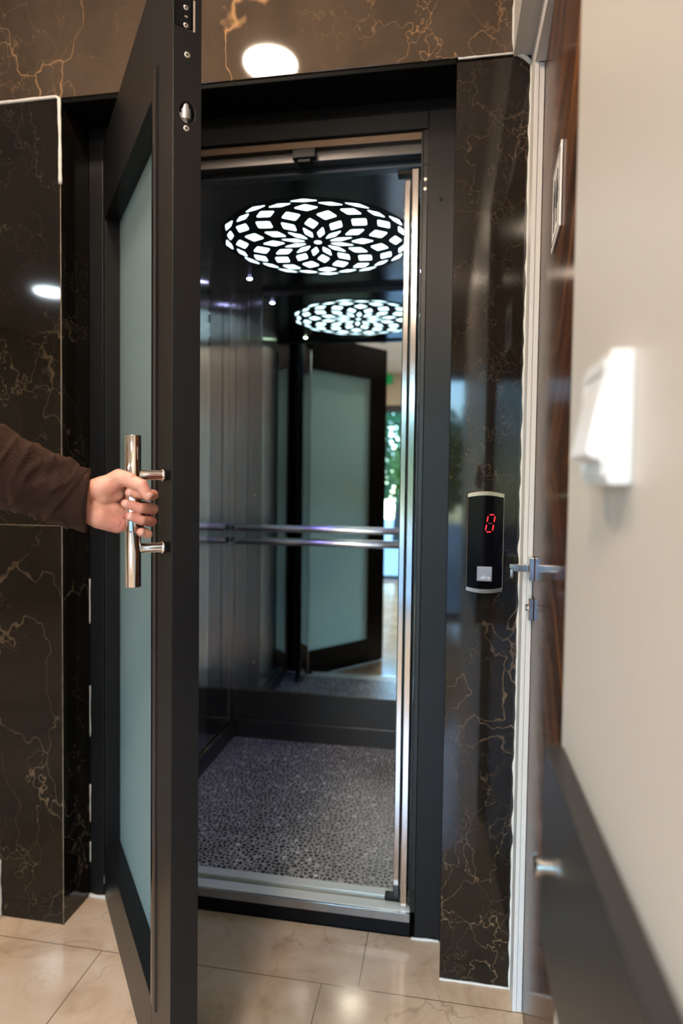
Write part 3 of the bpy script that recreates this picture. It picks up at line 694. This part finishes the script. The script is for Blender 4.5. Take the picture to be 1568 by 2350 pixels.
# ------------------------------------------------------------------ person pulling the handle
person = empty('person', (-1.24, -.93, 0))
tag(person, 'person in a brown woven jacket gripping the door pull with the left hand', 'person')
def PP(o, par=None):
    if par is None:
        o.parent = person; o.matrix_parent_inverse = Matrix.Translation((1.24, .93, 0))
    else:
        o.parent = par; o.matrix_parent_inverse = par.matrix_world.inverted() if False else Matrix.Identity(4)
    return o
BAR = Vector((AX, AY, 1.172)) + E*.022 + N*.060
HXv = Vector((.8818, .4716, 0)); HYv = Vector((-.4716, .8818, 0))
def hp(x, y, z): return BAR + HXv*(x*.00097) + HYv*(y*.001) + Vector((0, 0, z*.00097))
def cap(bm, p0, r0, p1, r1, n=20):
    """closed tapered capsule"""
    p0, p1 = Vector(p0), Vector(p1); Ld = (p1-p0).length; prof = []
    for i in range(1, 6): a = pi/2*(1-i/6); prof.append((-r0*sin(a), r0*cos(a)))
    prof.append((0, r0)); prof.append((Ld, r1))
    for i in range(1, 6): a = pi/2*i/6; prof.append((Ld+r1*sin(a), r1*cos(a)))
    lathe(bm, p0, p1-p0 if Ld > 1e-6 else Vector((0, 0, 1)), prof, n)
def chain(bm, pts, n=20):
    for (p0, r0), (p1, r1) in zip(pts, pts[1:]): cap(bm, p0, r0, p1, r1, n)
def ell(bm, c, rx, ry, rz, rot=None):
    r = bmesh.ops.create_icosphere(bm, subdivisions=3, radius=1)
    mtx = Matrix.Translation(c) @ (rot or Matrix.Identity(4)) @ Matrix.Diagonal((rx, ry, rz, 1))
    bmesh.ops.transform(bm, matrix=mtx, verts=r['verts'])
def remeshed(name, bm, vox, m, smooth_it=4, sf=.5):
    o = obj(name, bm, m); md = o.modifiers.new('r', 'REMESH'); md.mode = 'VOXEL'; md.voxel_size = vox; md.use_smooth_shade = True
    if smooth_it: s_ = o.modifiers.new('s', 'SMOOTH'); s_.factor = sf; s_.iterations = smooth_it
    bpy.context.view_layer.update(); apply_mods(o)
    if not o.data.materials: o.data.materials.append(m)
    for p in o.data.polygons: p.use_smooth = True
    return o
mm = .001
bm = bmesh.new()
H3 = lambda pts: [(hp(*p), r*mm) for p, r in pts]
fingers = {
 'index':  [((-6, 30, 15), 10.8), ((34, 5, 11.5), 9.6), ((17, -19, 13), 8.6), ((-6, -22.5, 15.5), 7.2)],
 'middle': [((-6, 31, -7), 11.2), ((33, 6, -13.5), 10.2), ((12, -20, -11.5), 9.0), ((-12, -22, -3.5), 7.7)],
 'ring':   [((-6, 30, -27), 10.6), ((31, 6, -36), 9.4), ((14, -19, -32.5), 8.4), ((-5, -22.5, -25.5), 7.4)],
 'pinky':  [((-7, 26, -44), 9.6), ((22, 5, -57), 8.2), ((25, -13, -57.5), 7.5), ((13, -22.5, -52.5), 6.9)],
}
for f in fingers.values():
    chain(bm, H3(f))
# thumb
thumb = [((-52, -4, 22), 16.5), ((-23, -12, 42.5), 13.4), ((14, -33, 28.5), 10.6), ((24.5, -36, 9.5), 8.0)]
chain(bm, H3(thumb))
cap(bm, hp(-21, -13, 42), .0132, hp(-4, -24, 38), .0112)
# palm: metacarpals from the wrist, thenar and hypothenar pads
WR = (-92, 6, -2)
for f, rz in (('index', 10), ('middle', 3), ('ring', -6), ('pinky', -14)):
    e_ = fingers[f][0]; chain(bm, H3([((WR[0], WR[1], WR[2]+rz), 17.), ((-52, 12, (WR[2]+rz+e_[0][2])/2), 15.), (e_[0], 12.)]))
chain(bm, H3([((-78, 1, 14), 18), ((-48, -7, 23), 20.5), ((-26, -8, 36), 15)]))
chain(bm, H3([((-50, -3, 12), 19), ((-30, 2, 14), 14), ((-24, 10, 20), 12)]))
chain(bm, H3([((-84, 2, -12), 18.5), ((-55, 1, -27), 20.5), ((-27, 5, -40), 16.), ((-19, 14, -42), 12.)]))
chain(bm, H3([((-60, 2, -8), 17), ((-34, 6, -14), 14), ((-22, 12, -22), 12)]))
# wrist and forearm, slightly flattened by paired strands
for dz in (-9, 9): chain(bm, H3([((-84, 5, 2+dz), 20), ((-112, 4, 12+dz), 19.5), ((-170, 3, 38+dz), 23), ((-240, 2, 66+dz), 28), ((-330, 0, 105), 34)]))
hand = remeshed('hand', bm, .0012, M_skin, 5, .5)
# palm creases and nail beds: small displacements on the finished surface
def seg_dist(p, a, b):
    ab = b-a; t_ = max(0, min(1, (p-a).dot(ab)/ab.length_squared)); return (p-(a+ab*t_)).length
creases = [([(-58, -20, -14), (-44, -24, -8), (-30, -18, 2), (-22, -10, 8)], 1.6, 3.2), ([(-34, -18, -28), (-26, -12, -16), (-18, -6, -8)], 1.1, 2.0),
           ([(-27, -12, -56), (-20, -10, -42), (-15, -6, -30)], 1.2, 2.2), ([(-34, -24, 33), (-24, -26, 28), (-14, -24, 27)], 1.1, 2.0), ([(-30, -25, 38), (-22, -27, 34)], .7, 1.4),
           ([(8, -44, 30), (6, -42, 20)], .6, 1.3)]
cr_ = [([hp(*q) for q in c], d*mm, w*mm) for c, d, w in creases]
me = hand.data
nrm = [v.normal.copy() for v in me.vertices]
for v, nv in zip(me.vertices, nrm):
    if (v.co-BAR).length > .12: continue
    dd = 0
    for pts, d, w in cr_:
        ds = min(seg_dist(v.co, a, b) for a, b in zip(pts, pts[1:]))
        if ds < 4*w and nv.dot(-HYv) > .2: dd += d*math.exp(-(ds/w)**2)
    if dd: v.co -= nv*dd
# rest of the body (covered by clothing) joined into the same mesh
SH = Vector((-1.075, -.80, 1.405)); EL = hp(-330, 0, 105); TC = Vector((-1.24, -.93, 0))
fw = Vector((.80, -.60, 0)); rt = Vector((.60, .80, 0))      # facing direction; rt points to the person's left shoulder
def T(a, b, z): return TC + rt*a + fw*b + Vector((0, 0, z))
bm = bmesh.new()
cap(bm, hp(-318, 0, 100), .034, EL, .036); cap(bm, EL, .036, T(.185, 0, 1.40), .048)
cap(bm, T(-.185, 0, 1.40), .048, T(-.23, .0, 1.13), .038); cap(bm, T(-.23, 0, 1.13), .034, T(-.225, .07, .88), .024)
for k, (l, bx_) in enumerate(((.075, -.016), (.085, -.005), (.080, .006), (.066, .017))):
    cap(bm, T(-.225, .075+bx_, .865), .011, T(-.222+.004, .092+bx_*1.3, .865-l), .0075); 
cap(bm, T(-.215, .085, .86), .011, T(-.20, .112, .81), .0085); cap(bm, T(-.225, .07, .88), .022, T(-.225, .078, .855), .022)
ell(bm, T(0, 0, 1.22), .165, .105, .24, Matrix.Rotation(math.atan2(rt.y, rt.x), 4, 'Z')); ell(bm, T(0, 0, .98), .15, .10, .14, Matrix.Rotation(math.atan2(rt.y, rt.x), 4, 'Z'))
cap(bm, T(0, 0, 1.40), .06, T(0, .015, 1.53), .052)
RZ = Matrix.Rotation(math.atan2(rt.y, rt.x), 4, 'Z')
ell(bm, T(0, .005, 1.655), .076, .095, .098, RZ); ell(bm, T(0, .035, 1.59), .056, .062, .062, RZ)
ell(bm, T(0, .065, 1.555), .026, .026, .022, RZ)
cap(bm, T(0, .093, 1.665), .008, T(0, .112, 1.622), .012); ell(bm, T(0, .098, 1.613), .018, .012, .009, RZ)
ell(bm, T(0, .088, 1.582), .024, .012, .008, RZ); ell(bm, T(0, .087, 1.572), .020, .012, .007, RZ)
for s_ in (-1, 1):
    ell(bm, T(s_*.076, -.008, 1.635), .010, .018, .031, RZ); ell(bm, T(s_*.032, .080, 1.674), .022, .014, .007, RZ); ell(bm, T(s_*.042, .065, 1.62), .022, .022, .022, RZ)
    cap(bm, T(s_*.09, 0, .92), .085, T(s_*.095, .01, .50), .058); cap(bm, T(s_*.095, .01, .50), .056, T(s_*.10, -.01, .10), .036); cap(bm, T(s_*.10, -.02, .05), .03, T(s_*.11, .13, .035), .026)
body = remeshed('body', bm, .006, M_skin, 3, .4)
bm = bmesh.new(); bm.from_mesh(body.data); bm.from_mesh(hand.data)
bpy.data.objects.remove(body); bpy.data.objects.remove(hand)
body = obj('body', bm, M_skin, smooth=True); PP(body)
# fingernails
def nail(fa, fb, side, w, l, par=body):
    a, b = hp(*fa), hp(*fb); d = (b-a).normalized(); s_ = (HXv*side[0]+HYv*side[1]+Vector((0, 0, side[2])))
    s_ = (s_-d*s_.dot(d)).normalized(); t_ = d.cross(s_); bm = bmesh.new(); rows = []
    for i in range(6):
        row = []
        for j in range(7):
            u = (j/6*2-1); an = u*1.0; k = l*(i/5-.55) ; ww = w*(1-.25*(abs(i/5-.5)*2)**3)
            row.append(bm.verts.new(b+d*k+(s_*cos(an)*.92+t_*sin(an))*ww))
        rows.append(row)
    for r0, r1 in zip(rows, rows[1:]):
        for j in range(6): bm.faces.new((r0[j], r0[j+1], r1[j+1], r1[j]))
    o = obj('fingernail', bm, M_nail, smooth=True); o.parent = par; o.matrix_parent_inverse = Matrix.Identity(4)
    sd = o.modifiers.new('s', 'SOLIDIFY'); sd.thickness = .0006; sd.offset = 0
    return o
nail((14, -33, 28.5), (24.5, -36, 9.5), (.80, -.60, .1), .0093, .012)
for f, r_ in (('index', .0072), ('middle', .0077), ('ring', .0074), ('pinky', .0069)):
    a_, b_ = fingers[f][2][0], fingers[f][3][0]; nail(a_, b_, (-.15, -1, .15), r_+.0008, .010)
# sleeve: wrinkled tube from the cuff to above the elbow
def sleeve(name, path, cuff_dir, nseg=150, n=72):
    bm = bmesh.new(); rings = []
    P = [Vector(p) for p, r in path]; Rr = [r for p, r in path]
    for i in range(nseg+1):
        t_ = i/nseg*(len(P)-1); k = min(int(t_), len(P)-2); f = t_-k
        p0, p1, p2, p3 = P[max(k-1, 0)], P[k], P[k+1], P[min(k+2, len(P)-1)]
        p = .5*((2*p1)+(-p0+p2)*f+(2*p0-5*p1+4*p2-p3)*f*f+(-p0+3*p1-3*p2+p3)*f**3)
        d = (.5*((-p0+p2)+2*(2*p0-5*p1+4*p2-p3)*f+3*(-p0+3*p1-3*p2+p3)*f*f)).normalized()
        if i < 14: d = cuff_dir.lerp(d, i/14).normalized()
        r = Rr[k]*(1-f)+Rr[k+1]*f; u = d.cross(HYv).normalized(); v = d.cross(u); ring = []
        for j in range(n):
            a = 2*pi*j/n; q = p+(u*cos(a)*1.04+v*sin(a)*.88)*r
            L_ = i/nseg*3.2
            fold = noise.noise(Vector((cos(a)*1.4, sin(a)*1.4, L_*3.6)))*1.0 + .55*noise.noise(Vector((cos(a)*2.2+3, sin(a)*2.2, L_*8)))
            ridge = max(0, 1-abs(noise.noise(Vector((cos(a)*.8, sin(a)*.8, L_*4.2+a*.35)))*5))
            w = min(1, i/10)
            q += (u*cos(a)+v*sin(a))*((fold*.0042+ridge*.0042)*w)
            ring.append(bm.verts.new(q))
        rings.append(ring)
    for a, b in zip(rings, rings[1:]):
        for j in range(n): bm.faces.new((a[j], a[(j+1) % n], b[(j+1) % n], b[j]))
    # turned-in cuff hem and inner lining
    prev = rings[0]; c0 = sum((v.co for v in prev), Vector())/n
    for dr, dl in ((.955, -.0012), (.91, .001), (.90, .012), (.88, .05)):
        ring = [bm.verts.new(c0+(v.co-c0)*dr + (P[1]-P[0]).normalized()*dl) for v in rings[0]]
        for j in range(n): bm.faces.new((prev[(j+1) % n], prev[j], ring[j], ring[(j+1) % n]))
        prev = ring
    bm.faces.new(rings[-1])
    return obj(name, bm, M_brown, smooth=True)
jk_r = [(hp(-74, 6, -3), .0485), (hp(-110, 6, 12), .0505), (hp(-150, 4, 30), .053), (hp(-200, 2, 52), .0565), (hp(-255, 0, 74), .060), (hp(-318, -2, 100), .064), (EL.lerp(T(.185, 0, 1.40), .25), .068), (EL.lerp(T(.185, 0, 1.40), .6), .074)]
bm = bmesh.new()
ell(bm, T(0, 0, 1.22), .19, .128, .27, RZ); [ell(bm, T(0, 0, .83+.02*q), .178+.002*(10-q)*.4, .122, .022, RZ) for q in range(0, 16)]; ell(bm, T(0, -.01, 1.40), .19, .09, .07, RZ)
cap(bm, T(.175, 0, 1.395), .075, EL.lerp(T(.185, 0, 1.40), .45), .068)
cap(bm, T(-.175, 0, 1.395), .075, T(-.235, 0, 1.13), .062); cap(bm, T(-.235, 0, 1.13), .060, T(-.225, .06, .915), .044)
jacket = remeshed('jacket', bm, .008, M_brown, 3, .4)
# open the jacket bottom, neck stays around the collar
PP(jacket)
sv = sleeve('sleeve', jk_r, (hp(-110, 6, 12)-hp(-74, 6, -3)+Vector((0, 0, -.012))).normalized()); sv.parent = jacket
bm = bmesh.new(); lathe(bm, T(0, 0, 1.445), T(0, .02, 1.60)-T(0, 0, 1.445), [(0, .085), (.03, .070), (.055, .066), (.056, .058), (.02, .060)], 32, False)
col_ = obj('collar', bm, M_brown, smooth=True); col_.parent = jacket
bm = bmesh.new()
for s_ in (-1, 1):
    chain(bm, [(T(s_*.085, 0, .90), .098), (T(s_*.095, .01, .50), .080), (T(s_*.10, -.01, .09), .062)])
ell(bm, T(0, 0, .92), .17, .118, .13, RZ)
PP(remeshed('trousers', bm, .008, M_trouser, 3, .4))
for s_ in (-1, 1):
    bm = bmesh.new(); chain(bm, [(T(s_*.10, -.04, .046), .042), (T(s_*.105, .05, .042), .040), (T(s_*.112, .14, .036), .034)])
    bmesh.ops.bisect_plane(bm, geom=bm.verts[:]+bm.edges[:]+bm.faces[:], plane_co=(0, 0, .002), plane_no=(0, 0, -1), clear_outer=True)
    bmesh.ops.holes_fill(bm, edges=bm.edges[:]); PP(remeshed('shoe', bm, .005, M_shoe, 2, .4))
bm = bmesh.new(); ell(bm, T(0, -.016, 1.675), .086, .100, .096, RZ); ell(bm, T(0, -.05, 1.62), .076, .065, .08, RZ)
for v in bm.verts: pass
hair = remeshed('hair', bm, .005, M_hair, 2, .4)
bm = bmesh.new(); bm.from_mesh(hair.data)
bmesh.ops.bisect_plane(bm, geom=bm.verts[:]+bm.edges[:]+bm.faces[:], plane_co=T(0, .075, 1.70), plane_no=fw*1.0+Vector((0, 0, -.75)), clear_outer=True)
bmesh.ops.holes_fill(bm, edges=bm.edges[:]); bpy.data.objects.remove(hair); PP(obj('hair', bm, M_hair, smooth=True))
for s_ in (-1, 1):
    bm = bmesh.new(); ell(bm, T(s_*.032, .0805, 1.656), .0125, .0115, .0070, RZ); e_ = obj('eye', bm, M_eye, smooth=True); e_.parent = body
    bm = bmesh.new(); ell(bm, T(s_*.032, .0900, 1.656), .0048, .0028, .0048, RZ); i_ = obj('iris', bm, M_black, smooth=True); i_.parent = body
    bm = bmesh.new(); chain(bm, [(T(s_*.018, .093, 1.674), .0022), (T(s_*.034, .0915, 1.679), .0026), (T(s_*.050, .079, 1.674), .0016)], 10); b_ = obj('eyebrow', bm, M_hair, smooth=True); b_.parent = body
bm = bmesh.new(); chain(bm, [(T(-.020, .092, 1.577), .0022), (T(-.006, .0985, 1.580), .0038), (T(.006, .0985, 1.580), .0038), (T(.020, .092, 1.577), .0022)], 12)
l_ = obj('lips', bm, mat('lips', (.42, .16, .13), .4), smooth=True); l_.parent = body
